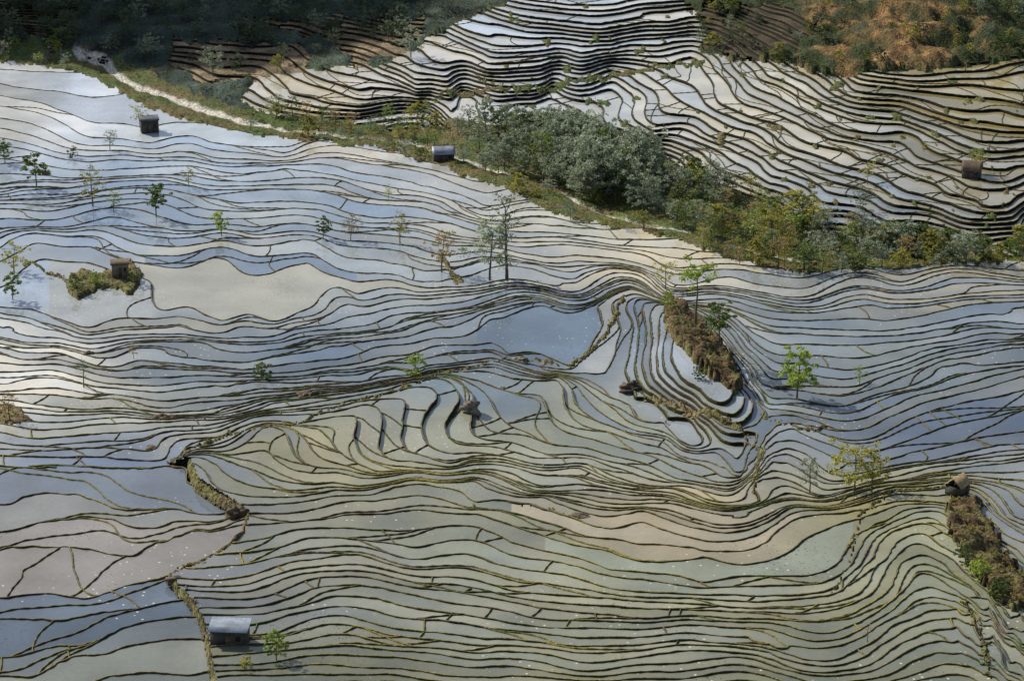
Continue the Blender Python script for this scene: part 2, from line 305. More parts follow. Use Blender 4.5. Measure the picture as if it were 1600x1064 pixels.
SPEC={0:[(21,225,660,(168,172,166)),(22,80,240,(160,168,172)),(53,800,1240,(166,161,144)),(30,745,960,(116,134,152)),(35,860,1200,(130,142,150)),(55,850,1320,(142,150,138)),(39,1380,1640,(112,124,138)),(20,230,560,(134,152,172))],
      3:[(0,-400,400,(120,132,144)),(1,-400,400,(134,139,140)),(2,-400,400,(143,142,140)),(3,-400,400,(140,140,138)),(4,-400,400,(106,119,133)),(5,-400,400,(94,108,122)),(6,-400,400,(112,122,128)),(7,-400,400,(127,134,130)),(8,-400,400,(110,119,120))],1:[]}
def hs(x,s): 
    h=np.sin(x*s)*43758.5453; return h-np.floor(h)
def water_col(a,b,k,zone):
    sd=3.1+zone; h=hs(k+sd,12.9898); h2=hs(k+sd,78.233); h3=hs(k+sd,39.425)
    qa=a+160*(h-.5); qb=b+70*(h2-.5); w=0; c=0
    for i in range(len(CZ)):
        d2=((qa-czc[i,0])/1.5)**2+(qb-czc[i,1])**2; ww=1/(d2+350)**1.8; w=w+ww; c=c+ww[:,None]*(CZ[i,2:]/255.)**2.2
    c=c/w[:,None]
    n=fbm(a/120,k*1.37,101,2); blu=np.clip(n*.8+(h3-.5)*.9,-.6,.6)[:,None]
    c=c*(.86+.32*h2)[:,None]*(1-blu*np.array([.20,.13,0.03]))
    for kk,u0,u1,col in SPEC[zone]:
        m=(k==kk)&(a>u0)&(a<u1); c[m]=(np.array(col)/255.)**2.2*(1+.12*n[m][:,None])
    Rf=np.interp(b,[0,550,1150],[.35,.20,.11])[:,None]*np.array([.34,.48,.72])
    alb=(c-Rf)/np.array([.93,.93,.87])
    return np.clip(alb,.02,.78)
# ------------------------------------------------------------------ terraces: exact slicing of the triangulated field at each step
def slice_zone(P,zone):
    dX=np.gradient(P,axis=0)/DS; dB=np.gradient(P,axis=1)/DS
    Xa=np.gradient(XX,axis=0)/DS; Xb=np.gradient(XX,axis=1)/DS; Ya=np.gradient(YY,axis=0)/DS; Yb=np.gradient(YY,axis=1)/DS
    det=Xa*Yb-Xb*Ya; gx=(dX*Yb-dB*Ya)/det; gy=(dB*Xa-dX*Xb)/det
    D=np.stack([XX,YY,P,gx,gy,AA,BB,PD],-1).reshape(-1,8)
    D[:,2]+=1e-5*np.sin(np.arange(len(D)))
    i,j=np.meshgrid(np.arange(na-1),np.arange(nb-1),indexing='ij'); 
    c=CLS[:-1,:-1]; s=side[:-1,:-1]; m=(s==zone)&(c!=2)
    i=i[m]; j=j[m]; cc=c[m]
    v00=i*nb+j; v10=(i+1)*nb+j; v11=(i+1)*nb+j+1; v01=i*nb+j+1
    T=np.concatenate([np.stack([v00,v10,v11],1),np.stack([v00,v11,v01],1)]); tc=np.concatenate([cc,cc])
    tri=D[T]; done=[];dk=[];dc=[];seg=[];sk=[]
    for it in range(14):
        o=np.argsort(tri[:,:,2],axis=1); tri=np.take_along_axis(tri,o[:,:,None],1)
        lo=tri[:,0,2]; hi=tri[:,2,2]; L=np.floor(lo)+1; cr=hi>L
        done.append(tri[~cr]); dk.append(L[~cr]-1); dc.append(tc[~cr])
        if not cr.any(): break
        t=tri[cr]; L=L[cr]; tcc=tc[cr]
        def ip(p,q,L):
            w=((L-p[:,2])/(q[:,2]-p[:,2]+1e-12))[:,None]; r=p+(q-p)*w; r[:,2]=L+1e-7; return r
        ac=ip(t[:,0],t[:,2],L); A=t[:,1,2]>L
        tA=t[A]; LA=L[A]; abA=ip(tA[:,0],tA[:,1],LA); acA=ac[A]
        done.append(np.stack([tA[:,0],abA,acA],1)); dk.append(LA-1); dc.append(tcc[A])
        n1=np.stack([abA,tA[:,1],tA[:,2]],1); n2=np.stack([abA,tA[:,2],acA],1)
        seg.append(np.stack([abA,acA],1)); sk.append(LA)
        Bm=~A; tB=t[Bm]; LB=L[Bm]; bcB=ip(tB[:,1],tB[:,2],LB); acB=ac[Bm]
        done.append(np.stack([tB[:,0],tB[:,1],bcB],1)); dk.append(LB-1); dc.append(tcc[Bm])
        done.append(np.stack([tB[:,0],bcB,acB],1)); dk.append(LB-1); dc.append(tcc[Bm])
        seg.append(np.stack([bcB,acB],1)); sk.append(LB)
        n3=np.stack([bcB,tB[:,2],acB],1)
        tri=np.concatenate([n1,n2,n3]); tc=np.concatenate([tcc[A],tcc[A],tcc[Bm]])
    return np.concatenate(done),np.concatenate(dk),np.concatenate(dc),np.concatenate(seg),np.concatenate(sk),(gx,gy)
def orient(tri):
    e1=tri[:,1,:2]-tri[:,0,:2]; e2=tri[:,2,:2]-tri[:,0,:2]; f=(e1[:,0]*e2[:,1]-e1[:,1]*e2[:,0])<0
    tri[f]=tri[f][:,::-1]; return tri
def bank_cols(X,Y,a,b,pd,far):
    n=fbm(X/7,Y/7,111,3); n2=fbm(X/30,Y/30,121,3)
    brown=np.array([.13,.10,.065]); green=np.array([.09,.12,.03]); yel=np.array([.36,.31,.07])
    t=np.clip(.35+n*.8,0,1)[:,None]; y=np.clip((b-650)/400,.05,.65)[:,None]*np.clip(.35+n2,0,1)[:,None]
    c=brown*(1-t)+green*t; c=c*(1-y)+yel*y
    if far: c=c*.5+np.array([.17,.15,.05])*.35
    return c
def build_zone(P,zone,Zf,nm):
    far=zone==1
    tri,k,c,seg,sk,(gx,gy)=slice_zone(P,zone)
    tri=orient(tri); z=Zf(k)
    ar=np.abs((tri[:,1,0]-tri[:,0,0])*(tri[:,2,1]-tri[:,0,1])-(tri[:,2,0]-tri[:,0,0])*(tri[:,1,1]-tri[:,0,1]))
    ok=ar>1e-7
    for cl in (0,1):
        m=ok&(c==cl)
        if not m.any(): continue
        t=tri[m]; V=np.zeros((m.sum()*3,3)); V[:,:2]=t[:,:,:2].reshape(-1,2); V[:,2]=np.repeat(z[m],3)
        Fc=np.arange(len(V)).reshape(-1,3)
        av=t[:,:,5].ravel(); bv=t[:,:,6].ravel(); kv=np.repeat(k[m],3)
        if cl==0:
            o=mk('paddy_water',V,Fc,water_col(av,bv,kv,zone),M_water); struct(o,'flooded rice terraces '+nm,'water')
        else:
            n=fbm(V[:,0]/6,V[:,1]/6,131,3)[:,None]; colr=np.array([.24,.18,.11])*(1+.7*n)*np.ones((len(V),1)); 
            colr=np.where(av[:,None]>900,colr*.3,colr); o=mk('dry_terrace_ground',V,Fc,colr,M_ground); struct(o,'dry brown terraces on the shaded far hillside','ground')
    q=seg.reshape(-1,8); kk=np.repeat(sk,2); g=np.hypot(q[:,3],q[:,4])+1e-9; n=q[:,3:5]/g[:,None]; X,Y=q[:,0],q[:,1]
    nz=perlin(X/1.3,Y/1.3,141); nl=perlin(X/9,Y/9,143)
    wmax=.34/g; w=np.minimum(.18+.10*nz+.14*nl,wmax); w=np.maximum(w,.04)
    w=w+np.clip(.3-(q[:,7])*.04,0,.3)*(wmax>.8)
    h=(.21+.08*nz+.10*perlin(X/4,Y/4,145)+(.05 if far else 0))*np.clip(wmax/.5,.3,1)
    zt=Zf(kk); zb=Zf(kk-1); foot=np.minimum(.12+.08*np.abs(nz),.18/g)
    offs=[(-foot,zb-.06),(-.02+.05*nz*np.minimum(1,wmax),zt+h*.75),(w*.45,zt+h),(w,zt+h*.7),(w+np.minimum(.07,wmax*.2),zt-.06)]
    rows=[]; base=bank_cols(X,Y,q[:,5],q[:,6],q[:,7],far); cols=[]
    sh=[.10,.22,1.5,.38,.06] if not far else [.05,.08,1.8,.6,.08]  # shade painted per profile row: dark faces, brightened sunlit crest
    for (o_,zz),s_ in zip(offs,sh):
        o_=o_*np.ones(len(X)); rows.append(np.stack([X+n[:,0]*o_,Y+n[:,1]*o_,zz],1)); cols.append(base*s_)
    ns=len(seg); Vs=np.concatenate(rows); Cs=np.concatenate(cols); N=2*ns; Fs=[]
    s0=np.arange(ns)*2; s1=s0+1
    for r in range(len(offs)-1): Fs.append(np.stack([s0+r*N,s1+r*N,s1+(r+1)*N,s0+(r+1)*N],1))
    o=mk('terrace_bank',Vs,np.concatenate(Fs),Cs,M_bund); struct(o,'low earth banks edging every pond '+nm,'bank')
    return gx,gy
gN=build_zone(PN,0,ZN,'on the near side of the creek'); gF=build_zone(PF,1,ZFq,'on the far side of the creek'); gL=build_zone(PL,3,ZL,'left of the stepped lower left bank')
# dykes that leave one bank and run slantwise into the next
def cross(P,gx,gy,zone,Zf,count,b0,b1,nm,gmax=14,a1=1650,steep=.3):
    Vs=[];Fs=[];Cs=[]; tries=0; made=0; nv=0; st_=.4
    while made<count and tries<count*9:
        tries+=1
        a=R.uniform(-50,a1); b=R.uniform(b0,b1)
        i=int((a-A0)/DS); j=int((b-B0)/DS)
        if side[i,j]!=zone or CLS[i,j]!=0: continue
        k=math.floor(P[i,j])
        X,Y=unchart(a,b); g=math.hypot(gx[i,j],gy[i,j])
        if 1/g<1.3 or 1/g>gmax: continue
        if zone==0 and k in(21,53,55) : continue
        rot=R.uniform(-.6,.6) if R.random()<steep else R.choice((-1,1))*R.uniform(1.1,1.46); fq=R.uniform(.08,.2)
        def run(sg):
            x,y=float(X),float(Y); out=[]
            for s in range(120):
                ca,cb=chart(x,y); ii=(ca-A0)/DS; jj=(cb-B0)/DS
                if not(1<ii<na-2 and 1<jj<nb-2): return out
                ii=int(ii);jj=int(jj)
                p=float(bil(P,ca,cb)); 
                if p<k or p>k+1.0 or side[ii,jj]!=zone: return out
                vx,vy=gx[ii,jj],gy[ii,jj]; l=math.hypot(vx,vy)+1e-9; vx/=l;vy/=l
                w_=rot+.12*math.sin(s*fq); cr,sr=math.cos(w_),math.sin(w_); vx,vy=vx*cr-vy*sr,vx*sr+vy*cr
                out.append((x,y)); x+=sg*vx*st_; y+=sg*vy*st_
            return out+[(1e9,0)]
        p=run(-1)[::-1]+run(1)[1:]
        if len(p)<5 or len(p)>170 or p[0][0]>1e8 or p[-1][0]>1e8: continue
        made+=1; p=np.array(p)
        for _ in range(3): p[1:-1]=(p[:-2]+2*p[1:-1]+p[2:])/4
        t=np.gradient(p,axis=0); t/=np.linalg.norm(t,axis=1)[:,None]+1e-9; nn=np.stack([-t[:,1],t[:,0]],1)
        z=float(Zf(k)); hh=.19+.05*np.sin(np.arange(len(p))*1.3); prof=[(-.18,-.05),(-.06,1),(.06,.85),(.17,-.05)]; L=len(p); vv=[]
        col=bank_cols(p[:,0],p[:,1],None,np.full(L,b),None,zone==1)
        for (o_,hz),s_ in zip(prof,(.2,1.1,.5,.15)): vv.append(np.c_[p+nn*o_, z+(hh*hz if hz>0 else -.05+0*hh)]); Cs.append(col*s_)  # dyke sides painted darker as shade, crest lighter
        Vs.append(np.concatenate(vv))
        q=np.arange(L-1)
        for r in range(3): Fs.append(nv+np.stack([q+r*L,q+1+r*L,q+1+(r+1)*L,q+(r+1)*L],1))
        nv+=4*L
    o=mk('cross_dyke',np.concatenate(Vs),np.concatenate(Fs),np.concatenate(Cs),M_bund); struct(o,'short mud dykes dividing ponds '+nm,'bank')
cross(PN,gN[0],gN[1],0,ZN,400,150,1300,'on the near side of the creek',steep=.4); cross(PF,gF[0],gF[1],1,ZFq,340,-60,380,'on the far side of the creek',steep=.6); cross(PL,gL[0],gL[1],3,ZL,26,880,1380,'left of the stepped lower left bank',30,420,.45)
# ------------------------------------------------------------------ wild ground
cm=(CLS==2)
mc=cm[:-1,:-1]|cm[1:,:-1]|cm[:-1,1:]|cm[1:,1:]
i,j=np.nonzero(mc); v00=i*nb+j; Fq=np.stack([v00,v00+nb,v00+nb+1,v00+1],1)
used=np.unique(Fq); remap=np.zeros(na*nb,int); remap[used]=np.arange(len(used))
Xf=XX.ravel()[used]; Yf=YY.ravel()[used]; Zf_=zG.ravel()[used]; af=AA.ravel()[used]; bf=BB.ravel()[used]
edge=~cm.ravel()[used]; Zf_=np.where(edge,Zf_-.5,Zf_)
n=fbm(Xf/12,Yf/12,151,4); n2=fbm(Xf/3,Yf/3,161,3)
brown=np.array([.17,.12,.06]); green=np.array([.08,.115,.035]); tan=np.array([.30,.17,.07]); pale=np.array([.60,.56,.48])
sdv=side.ravel()[used]; t=np.clip(.75+n*.9+n2*.3,0,1)[:,None]
c=brown*(1-t)+green*t
trh=wildTR.ravel()[used]&(sdv==1); tt=np.clip(.85-np.abs(af-to_chart([(1400,50)])[0][0])/140+.9*n,0,1)[:,None]
c=np.where(trh[:,None],(tan*(.8+.8*n2[:,None]))*tt+np.array([.035,.048,.018])*(1-tt),c)
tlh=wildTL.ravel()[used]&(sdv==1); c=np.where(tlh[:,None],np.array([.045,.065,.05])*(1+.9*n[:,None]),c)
nearw=((sdv==0)|(sdv==3))[:,None]; c=np.where(nearw,(np.array([.20,.145,.08])*(1-.6*t)+np.array([.10,.13,.03])*.6*t)*(.85+.6*n2[:,None]),c)
kn=(knoll|brs).ravel()[used][:,None]; tg=np.clip(.3+n2*.9,0,1)[:,None]; c=np.where(kn,(np.array([.15,.10,.05])*(1-tg)+np.array([.10,.105,.035])*tg)*(.9+.4*n2[:,None]),c)
sdd=SD.ravel()[used]; ps=(np.clip((np.where(af<420,6.2,3.4)+1.5*n2-sdd)/2,0,1)*np.where((af<420)|(n>-.1),1,.3))[:,None]*(sdv!=0)[:,None]
c=c*(1-ps)+pale*ps
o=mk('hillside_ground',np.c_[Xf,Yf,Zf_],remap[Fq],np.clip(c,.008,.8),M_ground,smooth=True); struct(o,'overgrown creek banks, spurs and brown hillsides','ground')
n=90; xs=np.linspace(-1,1,n); xs=np.sign(xs)*np.abs(xs)**1.6*5000; gxx,gyy=np.meshgrid(xs,xs+600,indexing='ij')
Yb=float(unchart(800,B0)[1])
dz=-8+np.clip((gyy-Yb)/60,0,1)*(30+10*perlin(gxx/300,gyy/300,5))+np.clip((gyy-1100)/3500,0,1)*120
q=np.arange(n*n).reshape(n,n); Fq=np.stack([q[:-1,:-1].ravel(),q[1:,:-1].ravel(),q[1:,1:].ravel(),q[:-1,1:].ravel()],1)
o=mk('ground',np.c_[gxx.ravel(),gyy.ravel(),dz.ravel()],Fq,np.ones((n*n,3))*np.array([.05,.06,.03]),M_ground,smooth=True); struct(o,'wooded land around the terraced valley','ground')
# unseen peak added left of the valley head, shaped to shade the upper left hillside
SE=math.radians(36); sdh=np.array([-.7413,.6712])
TP=[(-40,58,250),(120,70,270),(250,92,320),(430,112,380),(560,92,430),(650,62,480),(745,5,560)]
cr_=[]
for u,v,d in TP:
    X,Y,z=ground_at([u],[v]); cr_.append((X[0]+sdh[0]*d,Y[0]+sdh[1]*d,z[0]+d*math.tan(SE)))
cr_.append((cr_[-1][0]-60,cr_[-1][1]+250,cr_[-1][2]+90)); cr_.append((cr_[-1][0]-200,cr_[-1][1]+500,cr_[-1][2]+40))
gx_,gy_=np.meshgrid(np.arange(-1000,0,9.),np.arange(560,1900,9.),indexing='ij'); hm=np.full(gx_.shape,-30.)
for i in range(len(cr_)-1):
    for s in np.linspace(0,1,14):
        p=np.array(cr_[i])*(1-s)+np.array(cr_[i+1])*s; dd=np.hypot(gx_-p[0],gy_-p[1]); hm=np.maximum(hm,p[2]-1.45*dd)
hm+=6*fbm(gx_/40,gy_/40,77,3)*(hm>0)
nx,ny=gx_.shape; q=np.arange(nx*ny).reshape(nx,ny); Fq=np.stack([q[:-1,:-1].ravel(),q[1:,:-1].ravel(),q[1:,1:].ravel(),q[:-1,1:].ravel()],1)
keep=hm.ravel()[Fq].max(1)>-12; Fq=Fq[keep]; us=np.unique(Fq); rm=np.zeros(nx*ny,int); rm[us]=np.arange(len(us))
o=mk('shadow_mountain',np.c_[gx_.ravel(),gy_.ravel(),hm.ravel()-6][us],rm[Fq],np.ones((len(us),3))*np.array([.05,.07,.03]),M_ground,smooth=True); struct(o,'steep wooded peak added out of view to shade the upper left hillside','hill')
ZTOP=np.where(cm,zG,np.where(side==0,ZN(np.floor(PN)),np.where(side==3,ZL(np.floor(PL)),ZFq(np.floor(PF)))))
# ------------------------------------------------------------------ vegetation
def leafmat(name,c1,c2,tr=.42):
    m,nt,b=newmat(name); a=nt.nodes.new('ShaderNodeAttribute'); a.attribute_name='Col'; oi=nt.nodes.new('ShaderNodeObjectInfo')
    sep=nt.nodes.new('ShaderNodeSeparateColor'); nt.links.new(a.outputs['Color'],sep.inputs[0])
    ad=nt.nodes.new('ShaderNodeMath'); ad.operation='MULTIPLY_ADD'; ad.inputs[1].default_value=.45; nt.links.new(oi.outputs['Random'],ad.inputs[0])
    s2=nt.nodes.new('ShaderNodeMath'); s2.operation='MULTIPLY'; s2.inputs[1].default_value=.6; nt.links.new(sep.outputs[0],s2.inputs[0]); nt.links.new(s2.outputs[0],ad.inputs[2])
    mx=nt.nodes.new('ShaderNodeMix'); mx.data_type='RGBA'; mx.inputs[6].default_value=(*c1,1); mx.inputs[7].default_value=(*c2,1); nt.links.new(ad.outputs[0],mx.inputs['Factor'])
    nt.links.new(mx.outputs[2],b.inputs['Base Color']); b.inputs['Roughness'].default_value=.5; b.inputs['Specular IOR Level'].default_value=.4
    t=nt.nodes.new('ShaderNodeBsdfTranslucent'); nt.links.new(mx.outputs[2],t.inputs['Color']); ms=nt.nodes.new('ShaderNodeMixShader'); ms.inputs[0].default_value=tr
    nt.links.new(b.outputs[0],ms.inputs[1]); nt.links.new(t.outputs[0],ms.inputs[2]); nt.links.new(ms.outputs[0],nt.nodes['Material Output'].inputs[0]); return m
LM={'dark':leafmat('dark_green_leaves',(.025,.05,.015),(.19,.26,.045)),'grey':leafmat('grey_green_leaves',(.09,.13,.08),(.48,.54,.37)),
    'yellow':leafmat('yellow_green_leaves',(.16,.16,.03),(.56,.52,.10)),'fresh':leafmat('fresh_green_leaves',(.15,.22,.03),(.48,.58,.10)),'rust':leafmat('rusty_leaves',(.18,.12,.05),(.48,.34,.12)),
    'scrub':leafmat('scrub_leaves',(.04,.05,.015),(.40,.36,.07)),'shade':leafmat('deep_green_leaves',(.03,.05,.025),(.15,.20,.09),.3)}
m,nt,b=newmat('bark'); M_bark=m; nn=nt.nodes.new('ShaderNodeTexNoise'); nn.inputs['Scale'].default_value=6; cr=nt.nodes.new('ShaderNodeValToRGB'); cr.color_ramp.elements[0].color=(.05,.04,.03,1); cr.color_ramp.elements[1].color=(.19,.16,.12,1); nt.links.new(nn.outputs[0],cr.inputs[0]); nt.links.new(cr.outputs[0],b.inputs['Base Color']); b.inputs['Roughness'].default_value=.9
def leaves(cent,rad,n,size,rs):
    c=np.repeat(cent,n,0); r=np.repeat(rad,n)[:,None]; d=rs.normal(size=(len(c),3)); d/=np.linalg.norm(d,axis=1)[:,None]; p=c+d*r*rs.rand(len(c),1)**.5*np.array([1,1,.7])
    u=rs.normal(size=(len(c),3)); u/=np.linalg.norm(u,axis=1)[:,None]; v=np.cross(u,rs.normal(size=(len(c),3))); v/=np.linalg.norm(v,axis=1)[:,None]+1e-9
    s=size*(.6+.8*rs.rand(len(c),1)); V=np.stack([p-u*s,p+v*s*.5,p+u*s,p-v*s*.5],1).reshape(-1,3)
    tone=np.clip(np.repeat(rs.rand(len(cent)),n)*.6+.4*rs.rand(len(c)),0,1); return V,np.repeat(tone,4)
def tube(path,r0,r1,seg=6):
    P=np.array(path,float); L=len(P); V=[];Fc=[]
    for i,p in enumerate(P):
        t=P[min(i+1,L-1)]-P[max(i-1,0)]; t/=np.linalg.norm(t)+1e-9; a=np.cross(t,[0.3,1,.1]); a/=np.linalg.norm(a)+1e-9; b_=np.cross(t,a); r=r0+(r1-r0)*i/(L-1)
        for s in range(seg):
            an=2*math.pi*s/seg; V.append(p+a*r*math.cos(an)+b_*r*math.sin(an))
    for i in range(L-1):
        for s in range(seg): Fc.append((i*seg+s,i*seg+(s+1)%seg,(i+1)*seg+(s+1)%seg,(i+1)*seg+s))
    return V,Fc
def make_proto(kind,seed):
    rs=np.random.RandomState(seed); H=8.
    par={'round':(.30,.33,34,44,.21,9),'airy':(.33,.34,30,20,.17,11),'umbrella':(.66,.30,14,34,.19,7),'column':(.42,.15,20,12,.16,8),'bush':(.05,.50,40,40,.28,8),'bare':(.35,.3,20,4,.13,16),'wide':(.25,.44,34,26,.19,13)}[kind]
    cb,cw,nc,nl,ls,nlimb=par
    lean=rs.uniform(-.5,.5,2)
    trunk=[(0,0,-.2)]+[(lean[0]*t*t+.12*rs.randn()*t,lean[1]*t*t+.12*rs.randn()*t,H*t*.85) for t in (.2,.4,.6,.8,1)]
    TV,TF=tube(trunk,.15 if kind!='bush' else .1,.04); TV=list(TV);TF=list(TF); cents=[];rads=[]
    for k in range(nlimb):
        t=cb+(.9-cb)*k/nlimb; i=np.interp(t/.85*1.0,[0,.2,.4,.6,.8,1],np.arange(6)); b0=np.array(trunk[int(i)])*(1-i%1)+np.array(trunk[min(int(i)+1,5)])*(i%1)
        an=k*2.4+rs.rand(); prof=math.sin(math.pi*min(1,max(.12,(t-cb)/(1.02-cb)*.85+.15)))**.7; L=cw*H*prof*rs.uniform(.5,1.2)
        e=b0+np.array([math.cos(an)*L,math.sin(an)*L,H*rs.uniform(.06,.16)]); mid=(b0+e)/2+np.array([0,0,-.1])+rs.randn(3)*.1
        v,f=tube([b0,mid,e],.05,.015,4); o=len(TV); TV+=v; TF+=[tuple(q+o for q in x) for x in f]
        cents.append(e); rads.append(rs.uniform(.4,.75))
        cents.append(mid+rs.randn(3)*.3); rads.append(rs.uniform(.35,.6))
    while len(cents)<nc+nlimb:
        t=rs.uniform(cb,1.0); prof=math.sin(math.pi*min(1,max(.1,(t-cb)/(1.04-cb)*.85+.15)))**.7
        if kind=='umbrella': prof=1 if t>.68 else .4
        an=rs.rand()*6.28; L=cw*H*prof*rs.rand()**.5*rs.uniform(.8,1.15)
        cents.append(np.array([lean[0]*t*t+math.cos(an)*L,lean[1]*t*t+math.sin(an)*L,H*t*rs.uniform(.85,1.1)])); rads.append(rs.uniform(.3,.85)*(1.25 if kind in('bush','wide') else 1))
    cents=np.array(cents);rads=np.array(rads)
    V,t=leaves(cents,rads,nl,ls,rs)
    V[:,2]=np.clip(V[:,2],.05,None)
    return (np.array(TV),np.array(TF)),(V,np.arange(len(V)).reshape(-1,4),np.repeat(t[:,None],3,1))
PROTO={}
def tag(o,lab,cat,grp=None):
    o['label']=lab; o['category']=cat
    if grp: o['group']=grp
def plant(name,kind,lm,seed,u,v,hpx,label,cat='tree',group=None,wide=1.):
    X,Y,z=ground_at([u],[v],ZTOP); X,Y,z=float(X[0]),float(Y[0]),float(z[0])
    depth=Y*ct+(HC-z)*st; h=hpx*depth/F/ct
    e=bpy.data.objects.new(name,None); COL.objects.link(e); e.location=(X,Y,z-.05); s=h/8.
    e.scale=(s*wide,s*wide,s); e.rotation_euler=(0,0,R.uniform(0,6.28)); tag(e,label,cat,group)
    key=(kind,lm,seed)
    if key not in PROTO:
        T,C=make_proto(kind,seed); tr=mk('trunk' if kind!='bush' else 'stem',T[0],T[1],None,M_bark,e,True); cr=mk('crown' if kind!='bush' else 'foliage',C[0],C[1],C[2],LM[lm],e); PROTO[key]=(tr,cr)
    else:
        for p in PROTO[key]:
            c=p.copy(); c.parent=e; COL.objects.link(c)
    return e
ISO=[('round','dark',1,57,292,50,'dark leafy tree at the left edge among the upper ponds'),('bush','dark',2,113,247,16,'small dark bush beside the bent tree on the upper left ponds'),
('airy','yellow',3,145,322,58,'thin see-through yellowish tree left of the upper left ponds'),('airy','grey',4,172,236,32,'small grey tree just left of the dark hut'),
('airy','fresh',5,178,331,32,'short pale green tree between the thin tree and the dense round one'),('round','dark',6,244,339,50,'dense green tree with a short trunk in the left ponds'),
('airy','yellow',7,295,292,30,'small loose tree above the dense green tree'),('round','fresh',8,346,368,36,'bright green small tree left of the large open pond'),
('airy','yellow',9,219,200,36,'yellowish tree leaning over the dark hut'),('round','dark',10,505,373,34,'dark green small tree left of the orange one'),
('airy','rust',11,548,376,38,'orange leaved small tree in the middle of the ponds'),('airy','yellow',12,625,380,44,'loose yellow tree right of the orange one'),
('airy','rust',13,690,425,62,'rusty leaved tree on the brown strip above the central ridge'),('airy','fresh',14,607,311,20,'tiny green tree alone on a bank below the creek'),
('wide','grey',15,765,437,85,'grey green loose tree beside the tall pole-like tree'),('column','grey',16,792,437,128,'very tall slender tree with a bare pole-like trunk'),
('airy','yellow',17,1040,452,45,'pale airy tree behind the knoll'),('umbrella','fresh',18,1087,502,90,'tall tree with flat green top and bare trunk on the knoll'),
('round','dark',19,1124,532,60,'dark leaning tree on the right slope of the knoll'),('round','fresh',20,1042,486,30,'small tree on the top left of the knoll'),
('round','fresh',21,1245,622,80,'round bright green tree standing alone right of the knoll'),('airy','fresh',22,1343,602,30,'small thin tree right of the round green tree'),
('wide','yellow',23,1335,770,84,'broad airy yellow green tree by the right hand path'),('wide','yellow',24,1362,768,66,'lower broad tree touching the right of the broad airy one'),
('airy','grey',25,1265,772,58,'pale thin tree left of the broad airy tree'),('bush','dark',111,411,594,30,'dense dark green bush on a bank at centre left'),
('bush','fresh',27,649,588,34,'bright yellow green bush on the spur path'),('round','fresh',28,432,1036,52,'young green tree right of the tin roofed hut'),
('bare','grey',29,131,605,48,'bare grey tree in the pale ponds at left'),('round','dark',30,20,468,40,'dark tree beside the curved pond at the left edge'),
('wide','yellow',31,22,425,46,'brownish spreading tree above the curved pond'),('airy','yellow',32,1206,385,66,'tall airy yellow tree beside the creek at right'),
('wide','grey',33,1348,330,34,'grey green small tree among the far right terraces'),('airy','yellow',34,1355,288,32,'yellow small tree above the grey one on the far terraces'),
('bare','rust',35,1355,1002,34,'reddish bare sapling near the bottom right'),('bush','yellow',36,1217,92,26,'yellow bush on the crest of the far terraces'),
('wide','dark',37,1268,112,32,'dark bush below the brown far hillside'),('wide','grey',38,642,90,44,'pale tree at the left end of the upper far terraces'),
('round','yellow',39,433,112,26,'yellow tree among the shaded dry terraces'),('wide','grey',40,333,118,44,'pale grey tree on the shaded creek bank'),
('airy','rust',41,209,560,22,'tiny reddish sapling in the dense left terraces'),('round','dark',42,8,255,34,'dark tree cut by the left edge above the ponds'),
('airy','grey',43,1110,525,40,'thin grey tree left of the dark leaning tree'),('round','dark',44,1560,88,34,'small tree on the far right crest'),
('airy','rust',45,15,655,42,'rusty sapling on the brown mound at the left edge'),('wide','yellow',46,1530,270,34,'yellowish tree behind the far right hut'),
('bush','dark',47,1508,880,30,'dark shrub high on the right hand rocky slope'),('bush','fresh',48,1530,905,36,'green shrub in the middle of the right hand rocky slope'),('bush','dark',49,1560,935,30,'dark shrub low on the right hand rocky slope'),('bush','yellow',50,385,1045,22,'yellowish shrub below the tin roofed hut'),
('bush','dark',51,118,450,22,'dark shrub at the left tip of the small island'),('bush','fresh',52,150,442,18,'green shrub in the middle of the small island'),('bush','dark',53,210,440,22,'dark shrub at the right end of the small island'),('bush','dark',54,1092,592,20,'small dark bush on the steps below the knoll')]
for k,lm,sd,u,v,h,lab in ISO: plant('tree' if k!='bush' else 'bush',k,lm,sd,u,v,h,lab,'tree' if k!='bush' else 'bush',None,1.15)
def nearhut(u,v): return abs(u-693)<26 and 232<v<290
kinds=[('wide','grey',101),('round','grey',102),('wide','dark',103),('round','grey',104),('wide','grey',105),('airy','grey',106),('wide','grey',107)]
nw=0
for q in range(600):
    u=R.gauss(920,98); 
    if not 680<u<1085: continue
    ctr=np.interp(u,[660,800,900,1000,1080],[222,255,285,308,345]); v=ctr+R.uniform(-46,26)
    h=np.interp(u,[660,800,860,930,1000,1080],[30,50,68,74,66,36])*R.uniform(.5,1.1); k=R.choice(kinds)
    if nearhut(u,v): continue
    plant('wood_tree',*k,u,v,h,'grey green tree packed among others in the large creekside wood','tree','trees of the large creekside wood',R.uniform(.9,1.3)); nw+=1
    if nw>=160: break
kk=[('bush','dark',111),('bush','yellow',112),('wide','grey',113),('airy','fresh',114),('wide','dark',103),('airy','yellow',115),('airy','rust',117),('wide','grey',105),('wide','grey',107),('wide','dark',118),('airy','grey',106)]
nb_=0
for q in range(600):
    u=R.uniform(-20,1620) if R.random()<.7 else R.uniform(1050,1480); vn=np.interp(u,[c[0] for c in CN],[c[1] for c in CN]); vf=np.interp(u,[c[0] for c in CF],[c[1] for c in CF]); v=vf+(vn-vf)*R.uniform(-.08,1.1)
    if 110<u<390 and R.random()<.85: continue
    k=R.choice(kk); h=R.uniform(9,32)*(1.5 if u>1050 else 1)
    if nearhut(u,v): continue
    plant('creek_bush',*k,u,v,h,'low bush in the ragged green belt along the creek','bush','bushes and small trees along the creek belt',R.uniform(.9,1.5)); nb_+=1
    if nb_>=295: break
